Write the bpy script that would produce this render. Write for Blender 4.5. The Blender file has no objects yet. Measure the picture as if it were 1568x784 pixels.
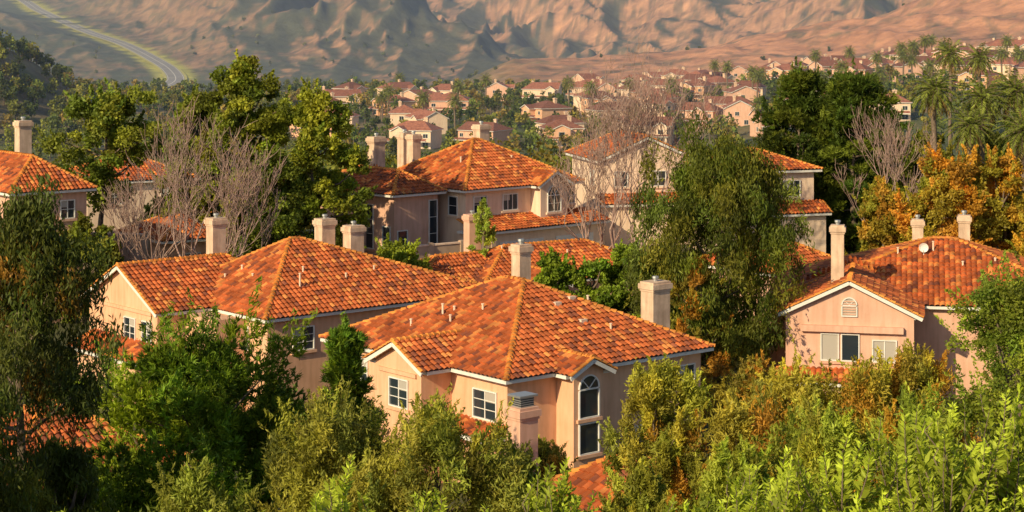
import bpy, bmesh, math, random
import numpy as np
from mathutils import Vector, Matrix

random.seed(4)
sc = bpy.context.scene
COL = sc.collection

# ------------------------------------------------------------------ helpers
def link(ob, parent=None):
    COL.objects.link(ob)
    if parent is not None:
        ob.parent = parent
    return ob

def hsh(xi, yi, seed):
    xi = xi.astype(np.int64); yi = yi.astype(np.int64)
    h = (xi * 374761393 + yi * 668265263 + seed * 974634777) & 0xffffffff
    h = ((h ^ (h >> 13)) * 1274126177) & 0xffffffff
    h = ((h ^ (h >> 16)) * 2246822519) & 0xffffffff
    return ((h ^ (h >> 15)) & 0xffffff) / float(0xffffff)

def vn(x, y, seed=0):
    x = np.asarray(x, float); y = np.asarray(y, float)
    xi = np.floor(x); yi = np.floor(y)
    fx = x - xi; fy = y - yi
    fx = fx * fx * fx * (fx * (fx * 6 - 15) + 10); fy = fy * fy * fy * (fy * (fy * 6 - 15) + 10)
    a = hsh(xi, yi, seed); b = hsh(xi + 1, yi, seed); c = hsh(xi, yi + 1, seed); d = hsh(xi + 1, yi + 1, seed)
    return (a * (1 - fx) + b * fx) * (1 - fy) + (c * (1 - fx) + d * fx) * fy

def fbm(x, y, o=4, seed=0):
    s = 0; a = .5; t = 0
    for i in range(o):
        s = s + a * vn(x * 2 ** i, y * 2 ** i, seed + i); t += a; a *= .5
    return s / t

def sst(a, b, x):
    t = np.clip((x - a) / (b - a), 0, 1)
    return t * t * (3 - 2 * t)

# ------------------------------------------------------------------ materials
def new_mat(name):
    m = bpy.data.materials.new(name); m.use_nodes = True
    nt = m.node_tree
    return m, nt, nt.nodes['Principled BSDF'], nt.nodes['Material Output']

def simple(name, col, rough=.7, metal=0., spec=.4):
    m, nt, b, o = new_mat(name)
    b.inputs['Base Color'].default_value = (*col, 1)
    b.inputs['Roughness'].default_value = rough
    b.inputs['Metallic'].default_value = metal
    b.inputs['Specular IOR Level'].default_value = spec
    return m

def noisy(name, c1, c2, scale=1., rough=.85, bump=.2, bscale=30, attr=None, dist=.02, stain=0):
    m, nt, b, o = new_mat(name)
    N = nt.nodes; L = nt.links
    tc = N.new('ShaderNodeTexCoord')
    n1 = N.new('ShaderNodeTexNoise'); n1.inputs['Scale'].default_value = scale; n1.inputs['Detail'].default_value = 6
    n1.inputs['Roughness'].default_value = .62
    L.new(tc.outputs['Object'], n1.inputs['Vector'])
    r = N.new('ShaderNodeValToRGB')
    r.color_ramp.elements[0].position = .3; r.color_ramp.elements[1].position = .7
    r.color_ramp.elements[0].color = (*c1, 1); r.color_ramp.elements[1].color = (*c2, 1)
    L.new(n1.outputs['Fac'], r.inputs['Fac'])
    out = r.outputs['Color']
    if attr:
        a = N.new('ShaderNodeAttribute'); a.attribute_name = attr
        mx = N.new('ShaderNodeMix'); mx.data_type = 'RGBA'; mx.blend_type = 'MULTIPLY'
        mx.inputs['Factor'].default_value = 1
        L.new(a.outputs['Color'], mx.inputs['A']); L.new(out, mx.inputs['B'])
        out = mx.outputs['Result']
    if stain > 0:   # vertical weathering streaks
        mp = N.new('ShaderNodeMapping'); mp.inputs['Scale'].default_value = (2.2, 2.2, .28)
        L.new(tc.outputs['Object'], mp.inputs['Vector'])
        n3 = N.new('ShaderNodeTexNoise'); n3.inputs['Scale'].default_value = 1.6; n3.inputs['Detail'].default_value = 5
        L.new(mp.outputs['Vector'], n3.inputs['Vector'])
        r3 = N.new('ShaderNodeValToRGB'); r3.color_ramp.elements[0].position = .32; r3.color_ramp.elements[1].position = .58
        q = 1 - stain; r3.color_ramp.elements[0].color = (q, q * .97, q * .93, 1); r3.color_ramp.elements[1].color = (1, 1, 1, 1)
        L.new(n3.outputs['Fac'], r3.inputs['Fac'])
        mx = N.new('ShaderNodeMix'); mx.data_type = 'RGBA'; mx.blend_type = 'MULTIPLY'; mx.inputs['Factor'].default_value = 1
        L.new(out, mx.inputs['A']); L.new(r3.outputs['Color'], mx.inputs['B']); out = mx.outputs['Result']
    L.new(out, b.inputs['Base Color'])
    b.inputs['Roughness'].default_value = rough
    b.inputs['Specular IOR Level'].default_value = .25
    if bump > 0:
        n2 = N.new('ShaderNodeTexNoise'); n2.inputs['Scale'].default_value = bscale; n2.inputs['Detail'].default_value = 4
        L.new(tc.outputs['Object'], n2.inputs['Vector'])
        bp = N.new('ShaderNodeBump'); bp.inputs['Strength'].default_value = bump; bp.inputs['Distance'].default_value = dist
        L.new(n2.outputs['Fac'], bp.inputs['Height']); L.new(bp.outputs['Normal'], b.inputs['Normal'])
    return m

def leafmat(name, trans=.3, rough=.55):
    m, nt, b, o = new_mat(name)
    N = nt.nodes; L = nt.links
    a = N.new('ShaderNodeAttribute'); a.attribute_name = 'col'
    L.new(a.outputs['Color'], b.inputs['Base Color'])
    b.inputs['Roughness'].default_value = rough
    b.inputs['Specular IOR Level'].default_value = .2
    t = N.new('ShaderNodeBsdfTranslucent')
    g = N.new('ShaderNodeMix'); g.data_type = 'RGBA'; g.blend_type = 'MULTIPLY'; g.inputs['Factor'].default_value = 1
    L.new(a.outputs['Color'], g.inputs['A']); g.inputs['B'].default_value = (1.5, 1.4, .5, 1)
    L.new(g.outputs['Result'], t.inputs['Color'])
    mx = N.new('ShaderNodeMixShader'); mx.inputs[0].default_value = trans
    L.new(b.outputs[0], mx.inputs[1]); L.new(t.outputs[0], mx.inputs[2]); L.new(mx.outputs[0], o.inputs['Surface'])
    return m

M_LEAF = leafmat('foliage')
M_BARK = noisy('bark', (.10, .07, .05), (.24, .18, .13), 6, bump=.5, bscale=12)
M_BARKR = noisy('bare_bark', (.26, .15, .12), (.46, .33, .28), 3, bump=.2)
M_TILE = noisy('clay_tile', (.60, .54, .53), (1.22, 1.16, 1.08), 1.1, rough=.7, bump=.15, bscale=25, attr='col')
M_PEACH = noisy('stucco_peach', (.72, .405, .245), (.82, .485, .31), .7, bump=.25, bscale=22, stain=.14)
M_PINK = noisy('stucco_pink', (.66, .385, .275), (.76, .465, .345), .7, bump=.25, bscale=22, stain=.14)
M_CREAM = noisy('stucco_cream', (.78, .56, .41), (.86, .66, .50), .7, bump=.25, bscale=22, stain=.12)
M_CHIM = noisy('stucco_chimney', (.56, .39, .28), (.80, .58, .42), 1.6, bump=.3, bscale=18, stain=.25)
M_WHITE = noisy('white_paint', (.66, .63, .58), (.80, .77, .72), 2, rough=.5, bump=0)
M_GLASS = simple('window_glass', (.025, .035, .045), .07, 0, .8)
M_BLIND = simple('window_blind', (.42, .38, .33), .5)
M_METAL = simple('galvanised_metal', (.45, .45, .44), .45, .7)
M_FENCE = noisy('wall_block', (.42, .29, .20), (.52, .38, .28), 1.2, bump=.2)

# ------------------------------------------------------------------ terrain
YS = [-60, 0, 14, 28, 42, 58, 75, 90, 115, 150, 172, 230, 400, 500, 600, 700, 900, 1000, 1500, 1900]
ZS = [24, 21.4, 16.5, 11, 6.0, 2.2, -.5, -.1, 0, 3.9, 4.2, -7, -20, -21, -17, -14.5, -14, -17, -46, -54]
ROAD = [(-830, 3120), (-735, 2885), (-690, 2770), (-559, 2481), (-475, 2319), (-402, 2144), (-369, 2051), (-350, 1966), (-362, 1915), (-420, 1880), (-520, 1850)]

def base_h(x, y):
    z = np.interp(y, YS, ZS)
    z = np.where(y > 1900, -54 + .092 * (y - 1900), z)
    return z

def smooth_path(P, n=14):
    out = []
    for i in range(len(P) - 1):
        p0 = P[max(i - 1, 0)]; p1 = P[i]; p2 = P[i + 1]; p3 = P[min(i + 2, len(P) - 1)]
        for k in range(n):
            t = k / n
            out.append(tuple(.5 * ((2 * p1[j]) + (-p0[j] + p2[j]) * t + (2 * p0[j] - 5 * p1[j] + 4 * p2[j] - p3[j]) * t * t + (-p0[j] + 3 * p1[j] - 3 * p2[j] + p3[j]) * t ** 3) for j in range(2)))
    out.append(P[-1])
    return np.array(out)
RP = smooth_path(ROAD)

def road_dist(x, y):
    d = np.full(np.shape(x), 1e9)
    if np.max(y) < 1500: return d
    for p in RP[::3]:
        d = np.minimum(d, np.hypot(x - p[0], y - p[1]))
    return d

def height(x, y):
    x = np.asarray(x, float); y = np.asarray(y, float)
    z = base_h(x, y)
    f = np.interp(y, [450, 600, 800, 1000, 1300], [0, .13, .12, .06, .0])
    z = z + f * np.maximum(0, x - 50)
    # wooded knoll on the left
    z = z + 27 * np.exp(-((x + 198) / 30) ** 2 - ((y - 700) / 70) ** 2)
    # dry hillside on the right
    zc = -14.5 + .00042 * np.maximum(x, 0) ** 2 + np.where(x < 0, x * .12, 0)
    rr = 1 - np.abs(2 * vn((x + .5 * y) / 70, y / 160, 35) - 1)
    zc = np.minimum(zc, 130) + 5 * (fbm(x / 90, y / 90, 4, 31) - .5)
    w = sst(1000, 1500, y) * (1 - sst(1520, 1950, y)) * sst(-90, 10, x)
    z = z * (1 - w) + zc * w + 10 * (rr - .5) * sst(60, 220, x) * w + 5.0 * (fbm(x / 16, y / 30, 3, 37) - .5) * w
    # mountains with spurs and gullies
    amp = sst(1780, 2450, y)
    left = sst(-620, -150, x - (y - 2400) * -.25)
    wx = x + 90 * (fbm(x / 300, y / 300, 3, 5) - .5) + .38 * y
    wy = y + 120 * (fbm(x / 280, y / 280, 3, 9) - .5)
    r = 1 - np.abs(2 * vn(wx / 330, wy / 900, 11) - 1)
    r2 = 1 - np.abs(2 * vn(wx / 150 + 7, wy / 420, 12) - 1)
    r3 = 1 - np.abs(2 * vn((wx - .55 * y) / 62, wy / 170, 13) - 1)
    r4 = 1 - np.abs(2 * vn((wx - .15 * y) / 27, wy / 70, 14) - 1)
    m = 95 * (r - .45) + 54 * (r2 - .5) * (.4 + r) + 30 * (r3 - .5) * (.5 + r2) + 13 * (r4 - .5) + 8 * (fbm(wx / 20, wy / 40, 2, 19) - .5)
    m = amp * m * (.38 + .62 * left)
    d = road_dist(x, y)
    m = m * sst(9, 95, d)
    z = z + m
    # gentle roughness everywhere
    z = z + .5 * (fbm(x / 14, y / 14, 3, 2) - .5) * sst(160, 300, y) * 4 * (sst(9, 60, d))
    return z

def hz(x, y):
    return float(height(np.array([x]), np.array([y]))[0])

def mesh_quads(name, V, F, mats, mi=None, col=None, smooth=False):
    me = bpy.data.meshes.new(name)
    n = len(V); m = len(F)
    me.vertices.add(n); me.vertices.foreach_set('co', np.ascontiguousarray(V, dtype=np.float32).ravel())
    me.loops.add(4 * m); me.loops.foreach_set('vertex_index', np.ascontiguousarray(F, dtype=np.int32).ravel())
    me.polygons.add(m); me.polygons.foreach_set('loop_start', np.arange(0, 4 * m, 4, dtype=np.int32))
    for mt in mats: me.materials.append(mt)
    if mi is not None: me.polygons.foreach_set('material_index', np.ascontiguousarray(mi, dtype=np.int32))
    if smooth: me.polygons.foreach_set('use_smooth', np.ones(m, dtype=bool))
    if col is not None:
        a = me.attributes.new('col', 'FLOAT_COLOR', 'POINT')
        c = np.ones((n, 4), np.float32); c[:, :3] = col
        a.data.foreach_set('color', c.ravel())
    me.update(calc_edges=True)
    return me

def build_ground():
    ys = np.concatenate([np.arange(-60, 180, 3.0), 180 * (7000 / 180.) ** np.linspace(0, 1, 740)])
    s = np.linspace(-1, 1, 720)
    Y, S = np.meshgrid(ys, s, indexing='ij')
    X = S * (110 + np.abs(Y) * .42)
    Z = height(X, Y)
    nr, nc = Y.shape
    V = np.stack([X, Y, Z], -1).reshape(-1, 3)
    idx = np.arange(nr * nc).reshape(nr, nc)
    F = np.stack([idx[:-1, :-1], idx[:-1, 1:], idx[1:, 1:], idx[1:, :-1]], -1).reshape(-1, 4)
    # land cover colours
    soil = np.array([.08, .085, .04]); green = np.array([.085, .10, .04])
    dry = np.array([.48, .235, .14]); tan = np.array([.42, .225, .135]); sage = np.array([.075, .078, .050])
    n1 = fbm(X / 60, Y / 60, 4, 50)[..., None]; n2 = fbm(X / 240, Y / 300, 5, 51)[..., None]; n3 = fbm(X / 22, Y / 22, 3, 52)[..., None]
    n4 = fbm(X / 8, Y / 15, 2, 54)[..., None]
    c = soil * (1 - sst(160, 220, Y))[..., None] + green * sst(160, 220, Y)[..., None]
    vv = sst(540, 640, Y)[..., None] * sst(.4, .6, n3)
    c = c * (1 - .6 * vv) + np.array([.26, .18, .11]) * .6 * vv
    wr = (sst(980, 1060, Y) * (1 - sst(1620, 1800, Y)))[..., None] * sst(-60, 60, X)[..., None]
    dd = dry * (.75 + .5 * n1); k = np.clip(sst(.58, .70, n3) * .5 + sst(.60, .74, n4) * .45, 0, .8)
    dd = dd * (1 - k) + sage * 1.3 * k
    c = c * (1 - wr) + dd * wr
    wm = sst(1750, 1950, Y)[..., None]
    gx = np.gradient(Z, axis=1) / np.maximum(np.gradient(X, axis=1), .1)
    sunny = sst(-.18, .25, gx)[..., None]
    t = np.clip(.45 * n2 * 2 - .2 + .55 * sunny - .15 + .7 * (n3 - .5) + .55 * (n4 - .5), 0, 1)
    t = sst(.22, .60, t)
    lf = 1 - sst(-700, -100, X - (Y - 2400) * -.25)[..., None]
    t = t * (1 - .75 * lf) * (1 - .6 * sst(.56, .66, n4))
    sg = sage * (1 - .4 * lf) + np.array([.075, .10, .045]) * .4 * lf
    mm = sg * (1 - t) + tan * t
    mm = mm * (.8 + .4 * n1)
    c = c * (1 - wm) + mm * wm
    # verge along the road
    d = road_dist(X, Y)[..., None]
    v = (1 - sst(14, 28, d))
    c = c * (1 - v) + np.array([.38, .37, .07]) * v
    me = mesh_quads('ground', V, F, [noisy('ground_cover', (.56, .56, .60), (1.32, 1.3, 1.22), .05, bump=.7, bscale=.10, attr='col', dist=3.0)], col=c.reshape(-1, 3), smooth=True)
    link(bpy.data.objects.new('ground', me))
build_ground()

def build_road():
    V = []; F = []; mi = []
    P = RP; T = np.gradient(P, axis=0); T /= np.linalg.norm(T, axis=1)[:, None]
    Nn = np.stack([-T[:, 1], T[:, 0]], 1)
    def strip(o0, o1, dz, m):
        b = len(V)
        for p, n in zip(P, Nn):
            for o in (o0, o1):
                q = p + n * o; V.append((q[0], q[1], float(base_h(np.array([p[0]]), np.array([p[1]]))[0]) + dz))
        for i in range(len(P) - 1):
            F.append((b + 2 * i, b + 2 * i + 1, b + 2 * i + 3, b + 2 * i + 2)); mi.append(m)
    strip(-9, 9, 1.3, 0); strip(-.3, .3, 1.35, 1); strip(7.8, 8.2, 1.36, 1); strip(-8.2, -7.8, 1.36, 1)
    strip(-12, -9, 1.42, 2); strip(9, 12, 1.42, 2)
    me = mesh_quads('hillside_road', np.array(V), np.array(F), [noisy('asphalt', (.20, .19, .20), (.27, .26, .26), .05, bump=0), M_WHITE, noisy('road_shoulder', (.36, .33, .10), (.46, .43, .14), .05, bump=0)], mi)
    link(bpy.data.objects.new('hillside_road', me))
build_road()

# ------------------------------------------------------------------ houses
TP = .33; TR = .42
class House:
    def __init__(s, name, ox, oy, ang, wall=M_PEACH, low=False, seed=1, z=0):
        s.name = name; s.parts = {}; s.wall = wall; s.low = low
        s.rng = np.random.RandomState(seed)
        s.e = bpy.data.objects.new(name, None); COL.objects.link(s.e)
        s.e.location = (ox, oy, z); s.e.rotation_euler = (0, 0, math.radians(ang))
        s.e.empty_display_size = .5
        s.c = math.cos(math.radians(ang)); s.s = math.sin(math.radians(ang)); s.ox = ox; s.oy = oy
    def loc(s, x, y):
        dx = x - s.ox; dy = y - s.oy
        return dx * s.c + dy * s.s, -dx * s.s + dy * s.c
    def add(s, part, mat, V, F, cols=None):
        p = s.parts.setdefault(part, dict(V=[], F=[], C=[], m=mat))
        b = len(p['V']); p['V'] += [tuple(v) for v in V]; p['F'] += [tuple(i + b for i in f) for f in F]
        p['C'] += cols if cols is not None else [(1, 1, 1)] * len(F)
    def box(s, part, mat, x0, x1, y0, y1, z0, z1, col=None):
        V = [(x, y, z) for z in (z0, z1) for y in (y0, y1) for x in (x0, x1)]
        F = [(0, 2, 3, 1), (4, 5, 7, 6), (0, 1, 5, 4), (2, 6, 7, 3), (0, 4, 6, 2), (1, 3, 7, 5)]
        s.add(part, mat, V, F, [col] * 6 if col else None)
    def beam(s, part, mat, p, q, w, h):
        p = Vector(p); q = Vector(q); d = (q - p).normalized(); sd = d.cross(Vector((0, 0, 1))).normalized(); up = sd.cross(d)
        V = []
        for a in (p, q):
            for i, j in ((-1, -1), (1, -1), (1, 1), (-1, 1)):
                V.append(a + sd * w / 2 * i + up * h / 2 * j)
        s.add(part, mat, V, [(0, 3, 2, 1), (4, 5, 6, 7), (0, 1, 5, 4), (1, 2, 6, 5), (2, 3, 7, 6), (3, 0, 4, 7)])
    def tcol(s, cap=False):
        r = s.rng.rand()
        if cap:
            b = np.array([.72, .29, .06]) * (.7 + .5 * s.rng.rand())
        else:
            b = np.array([.50, .136, .042]) * (.66 + .60 * r)
            q = s.rng.rand()
            if q < .14: b = np.array([.25, .08, .042]) * (.8 + .4 * r)
            elif q > .86: b = np.array([.66, .26, .075]) * (.8 + .4 * r)
        return tuple(b)
    def tile_face(s, P):
        P = [Vector(p) for p in P]
        a = P[0]; u = (P[1] - P[0]).normalized(); n = (P[1] - P[0]).cross(P[2] - P[0]).normalized(); v = n.cross(u)
        if s.low:
            s.add('roof', M_TILEFAR, P, [tuple(range(len(P)))]); return
        us = [(p - a).dot(u) for p in P]; vs = [(p - a).dot(v) for p in P]
        c0 = math.floor(min(us) / TP); c1 = math.ceil(max(us) / TP); SEG = 6
        U = np.arange(c0 * SEG, c1 * SEG + 1) * (TP / SEG)
        hu = .10 * np.abs(np.sin(np.pi * U / TP)) ** .8
        nr = int(math.ceil(max(vs) / TR)) + 1
        rows = []
        for i in range(nr):
            rows.append((i * TR - .07, .06)); rows.append(((i + 1) * TR - .07, .0))
        VV = np.array([r[0] for r in rows]); HV = np.array([r[1] for r in rows])
        ua = np.array(u); va = np.array(v); na = np.array(n)
        jit = s.rng.rand(nr, c1 - c0 + 1) * .03
        ci = np.clip(np.floor((U - c0 * TP) / TP + 1e-6).astype(int), 0, c1 - c0)
        H = hu[None, :] + HV[:, None] + jit[np.arange(len(rows)) // 2][:, ci]
        pts = np.array(a)[None, None] + U[None, :, None] * ua + VV[:, None, None] * va + H[..., None] * na
        nn, mm = H.shape
        idx = np.arange(nn * mm).reshape(nn, mm)
        F = np.stack([idx[:-1, :-1], idx[:-1, 1:], idx[1:, 1:], idx[1:, :-1]], -1).reshape(-1, 4)
        me = bpy.data.meshes.new('t'); me.from_pydata(pts.reshape(-1, 3).tolist(), [], F.tolist())
        bm = bmesh.new(); bm.from_mesh(me); bpy.data.meshes.remove(me)
        for i in range(1, len(P)):
            e = P[(i + 1) % len(P)] - P[i]
            no = e.cross(Vector((0, 0, 1)))
            if no.length < 1e-6: continue
            bmesh.ops.bisect_plane(bm, geom=bm.verts[:] + bm.edges[:] + bm.faces[:], plane_co=P[i], plane_no=no.normalized(), clear_outer=True)
        bm.verts.index_update()
        V = [tuple(x.co) for x in bm.verts]
        FF = []; C = []; cache = {}
        for f in bm.faces:
            c = f.calc_center_median() - a
            key = (math.floor(c.dot(u) / TP), math.floor((c.dot(v) + .07) / TR - .02))
            if key not in cache: cache[key] = s.tcol()
            FF.append([w.index for w in f.verts]); C.append(cache[key])
        bm.free()
        s.add('roof_tiles', M_TILE, V, FF, C)
    def caps(s, p, q, r=.15):
        if s.low: return
        p = Vector(p); q = Vector(q); L = (q - p).length
        if L < .3: return
        d = (q - p) / L; sd = d.cross(Vector((0, 0, 1))).normalized(); up = sd.cross(d)
        n = max(1, int(L / .36)); st = L / n
        for i in range(n):
            a = p + d * (st * i - .03); b = p + d * (st * (i + 1) + .03)
            ra = r * 1.15; rb = r * .84; V = []
            for c, rr, lift in ((a, ra, .08), (b, rb, .05)):
                for k in range(7):
                    t = math.pi * k / 6
                    V.append(c + sd * (-math.cos(t) * rr) + up * (math.sin(t) * rr * .9 + lift - .03))
            F = [(k, k + 1, k + 8, k + 7) for k in range(6)] + [tuple(range(6, -1, -1))]
            s.add('roof_tiles', M_TILE, V, F, [s.tcol(True)] * len(F))
    def roof(s, x0, x1, y0, y1, ze, rise, axis='x', e0=None, e1=None, mid=None):
        c00 = (x0, y0, ze); c10 = (x1, y0, ze); c11 = (x1, y1, ze); c01 = (x0, y1, ze)
        if axis == 'x':
            m = mid if mid is not None else (y0 + y1) / 2; hw = (y1 - y0) / 2
            e0 = hw if e0 is None else e0; e1 = hw if e1 is None else e1
            R0 = (x0 + e0, m, ze + rise); R1 = (x1 - e1, m, ze + rise)
            s.tile_face([c00, c10, R1, R0]); s.tile_face([c11, c01, R0, R1])
            if e0 > 0: s.tile_face([c01, c00, R0])
            if e1 > 0: s.tile_face([c10, c11, R1])
            pr = [(c00, R0), (c01, R0), (c10, R1), (c11, R1)]; g0 = e0 == 0; g1 = e1 == 0
        else:
            m = mid if mid is not None else (x0 + x1) / 2; hw = (x1 - x0) / 2
            e0 = hw if e0 is None else e0; e1 = hw if e1 is None else e1
            R0 = (m, y0 + e0, ze + rise); R1 = (m, y1 - e1, ze + rise)
            s.tile_face([c10, c11, R1, R0]); s.tile_face([c01, c00, R0, R1])
            if e0 > 0: s.tile_face([c00, c10, R0])
            if e1 > 0: s.tile_face([c11, c01, R1])
            pr = [(c00, R0), (c10, R0), (c01, R1), (c11, R1)]; g0 = e0 == 0; g1 = e1 == 0
        s.caps(R0, R1)
        for i, (a, b) in enumerate(pr):
            g = g0 if i < 2 else g1
            s.caps(a, b, .11 if g else .15)
            if g:
                A = Vector(a); B = Vector(b)
                s.beam('fascia', M_WHITE, A - Vector((0, 0, .13)), B - Vector((0, 0, .13)), .10, .2)
        return g0, g1
    def block(s, x0, x1, y0, y1, zb, ze, rise, axis='x', e0=None, e1=None, mid=None, o=.5, og=.35):
        g0, g1 = s.roof(x0, x1, y0, y1, ze, rise, axis, e0, e1, mid)
        ins = dict(x0=o, x1=o, y0=o, y1=o)
        if axis == 'x':
            if g0: ins['x0'] = og
            if g1: ins['x1'] = og
        else:
            if g0: ins['y0'] = og
            if g1: ins['y1'] = og
        a0 = x0 + ins['x0']; a1 = x1 - ins['x1']; b0 = y0 + ins['y0']; b1 = y1 - ins['y1']
        s.box('walls', s.wall, a0, a1, b0, b1, zb, ze - .12)
        fx0 = x0 if not (axis == 'x' and g0) else a0 + .01
        fx1 = x1 if not (axis == 'x' and g1) else a1 - .01
        fy0 = y0 if not (axis == 'y' and g0) else b0 + .01
        fy1 = y1 if not (axis == 'y' and g1) else b1 - .01
        s.box('fascia', M_WHITE, fx0, fx1, fy0, fy1, ze - .19, ze - .02)
        if axis == 'x':
            m = mid if mid is not None else (y0 + y1) / 2
            for g, X, sg in ((g0, a0, -1), (g1, a1, 1)):
                if g:
                    zz = ze + rise * o / (m - y0) - .14
                    V = [(X + sg * .004, b0, zb), (X + sg * .004, b1, zb), (X + sg * .004, b1, zz), (X + sg * .004, m, ze + rise - .14), (X + sg * .004, b0, zz)]
                    s.add('walls', s.wall, V, [(0, 1, 2, 3, 4)])
        else:
            m = mid if mid is not None else (x0 + x1) / 2
            for g, Y, sg in ((g0, b0, -1), (g1, b1, 1)):
                if g:
                    zz = ze + rise * o / (m - x0) - .14
                    V = [(a0, Y + sg * .004, zb), (a1, Y + sg * .004, zb), (a1, Y + sg * .004, zz), (m, Y + sg * .004, ze + rise - .14), (a0, Y + sg * .004, zz)]
                    s.add('walls', s.wall, V, [(0, 1, 2, 3, 4)])
        return a0, a1, b0, b1
    def shed(s, face, a0, a1, plane, depth, zl, zh, zb=None):
        """lean-to tiled skirt roof against a wall whose outside is at 'plane'"""
        if face == 'y':
            P = [(a0, plane - depth, zl), (a1, plane - depth, zl), (a1, plane, zh), (a0, plane, zh)]
            s.box('fascia', M_WHITE, a0, a1, plane - depth, plane, zl - .2, zl - .02)
            if zb is not None: s.box('walls', s.wall, a0 + .3, a1 - .3, plane - depth + .4, plane + .1, zb, zl - .1)
        else:
            P = [(plane - depth, a1, zl), (plane - depth, a0, zl), (plane, a0, zh), (plane, a1, zh)]
            s.box('fascia', M_WHITE, plane - depth, plane, a0, a1, zl - .2, zl - .02)
            if zb is not None: s.box('walls', s.wall, plane - depth + .4, plane + .1, a0 + .3, a1 - .3, zb, zl - .1)
        s.tile_face(P); s.caps(P[0], P[3], .1); s.caps(P[1], P[2], .1)
    def fbox(s, part, mat, face, plane, s0, s1, z0, z1, o0, o1):
        if face == 'y': s.box(part, mat, s0, s1, plane - o1, plane - o0, z0, z1)
        else: s.box(part, mat, plane - o1, plane - o0, s0, s1, z0, z1)
    def win(s, face, plane, c, z0, w, h, nx=2, ny=1, arch=False, blind=False, trim=True):
        g = M_BLIND if blind else M_GLASS
        gp = 'window_blinds' if blind else 'window_glass'
        s.fbox(gp, g, face, plane, c - w / 2, c + w / 2, z0, z0 + h, .004, .016)
        fr = .07
        s.fbox('window_frames', M_WHITE, face, plane, c - w / 2 - fr, c - w / 2, z0 - fr, z0 + h + (0 if arch else fr), .006, .09)
        s.fbox('window_frames', M_WHITE, face, plane, c + w / 2, c + w / 2 + fr, z0 - fr, z0 + h + (0 if arch else fr), .006, .09)
        s.fbox('window_frames', M_WHITE, face, plane, c - w / 2, c + w / 2, z0 - fr, z0, .006, .1)
        s.fbox('window_frames', M_WHITE, face, plane, c - w / 2, c + w / 2, z0 + h, z0 + h + fr, .006, .085)
        for i in range(1, nx):
            x = c - w / 2 + w * i / nx
            s.fbox('window_frames', M_WHITE, face, plane, x - .03, x + .03, z0, z0 + h, .017, .05)
        for i in range(1, ny):
            z = z0 + h * i / ny
            s.fbox('window_frames', M_WHITE, face, plane, c - w / 2, c + w / 2, z - .018, z + .018, .018, .042)
        if trim and not blind and not arch and nx > 1 and not s.low:
            s.fbox('window_blinds', M_BLIND, face, plane, c - w / 2 + .02, c - .03, z0 + h * .62, z0 + h, .0165, .0185)
        def pt(a, z, o): return (a, plane - o, z) if face == 'y' else (plane - o, a, z)
        if trim:
            s.fbox('window_surround', s.wall, face, plane, c - w / 2 - .2, c + w / 2 + .2, z0 - .24, z0 - fr - .003, -.02, .14)
        if arch:
            R = w / 2; n = 12; zc = z0 + h + fr
            ring = [(c - R * math.cos(math.pi * k / n), zc + R * math.sin(math.pi * k / n)) for k in range(n + 1)]
            ro = [(c - (R + fr) * math.cos(math.pi * k / n), zc + (R + fr) * math.sin(math.pi * k / n)) for k in range(n + 1)]
            s.add(gp, g, [pt(a, z, .015) for a, z in ring], [tuple(range(n, -1, -1)) if face == 'y' else tuple(range(n + 1))])
            V = [pt(a, z, .09) for a, z in ring] + [pt(a, z, .09) for a, z in ro] + [pt(a, z, .0) for a, z in ring] + [pt(a, z, .0) for a, z in ro]
            m = n + 1; F = []
            for k in range(n):
                F += [(k, k + 1, m + k + 1, m + k), (2 * m + k, 2 * m + k + 1, k + 1, k), (m + k, m + k + 1, 3 * m + k + 1, 3 * m + k)]
            s.add('window_frames', M_WHITE, V, F)
            for k in (3, 6, 9):
                a, z = ring[k]; p = Vector(pt(c, zc, .04)); q = Vector(pt(a, z, .04))
                s.beam('window_frames', M_WHITE, p, q, .04, .04)
    def chimney(s, wx, wy, zb, zt, w=1.0, d=.9, metal=False, mat=None):
        w *= .76; d *= .76
        x, y = s.loc(wx, wy); m = mat or M_CHIM; P = 'chimney'
        s.box(P, m, x - w / 2, x + w / 2, y - d / 2, y + d / 2, zb, zt - .52)
        s.box(P, m, x - w / 2 - .05, x + w / 2 + .05, y - d / 2 - .05, y + d / 2 + .05, zt - .52, zt - .40)
        s.box(P, m, x - w / 2 - .11, x + w / 2 + .11, y - d / 2 - .11, y + d / 2 + .11, zt - .40, zt - .12)
        s.box(P, m, x - w / 2 - .03, x + w / 2 + .03, y - d / 2 - .03, y + d / 2 + .03, zt - .12, zt)
        if metal:
            s.box('chimney_cap', M_METAL, x - w * .36, x + w * .36, y - d * .36, y + d * .36, zt + .0, zt + .42)
            s.box('chimney_cap', M_METAL, x - w * .50, x + w * .50, y - d * .50, y + d * .50, zt + .44, zt + .52)
            for i in range(4):
                s.box('chimney_louvres', M_GLASS, x - w * .37, x + w * .37, y - d * .37, y + d * .37, zt + .06 + i * .09, zt + .10 + i * .09)
        else:
            s.pipe(x, y, zt, .16, .13, M_METAL, 'chimney_flue')
    def pipe(s, x, y, z, h, r, mat=None, part='roof_vent'):
        V = []; n = 8
        for zz, rr in ((z - .15, r), (z + h, r), (z + h, r * 1.5), (z + h + r * .9, r * 1.4)):
            for k in range(n):
                V.append((x + rr * math.cos(k * 6.2832 / n), y + rr * math.sin(k * 6.2832 / n), zz))
        F = [(j * n + k, j * n + (k + 1) % n, (j + 1) * n + (k + 1) % n, (j + 1) * n + k) for j in range(3) for k in range(n)]
        F.append(tuple(range(3 * n, 4 * n)))
        s.add(part, mat or M_CREAM, V, F)
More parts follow.
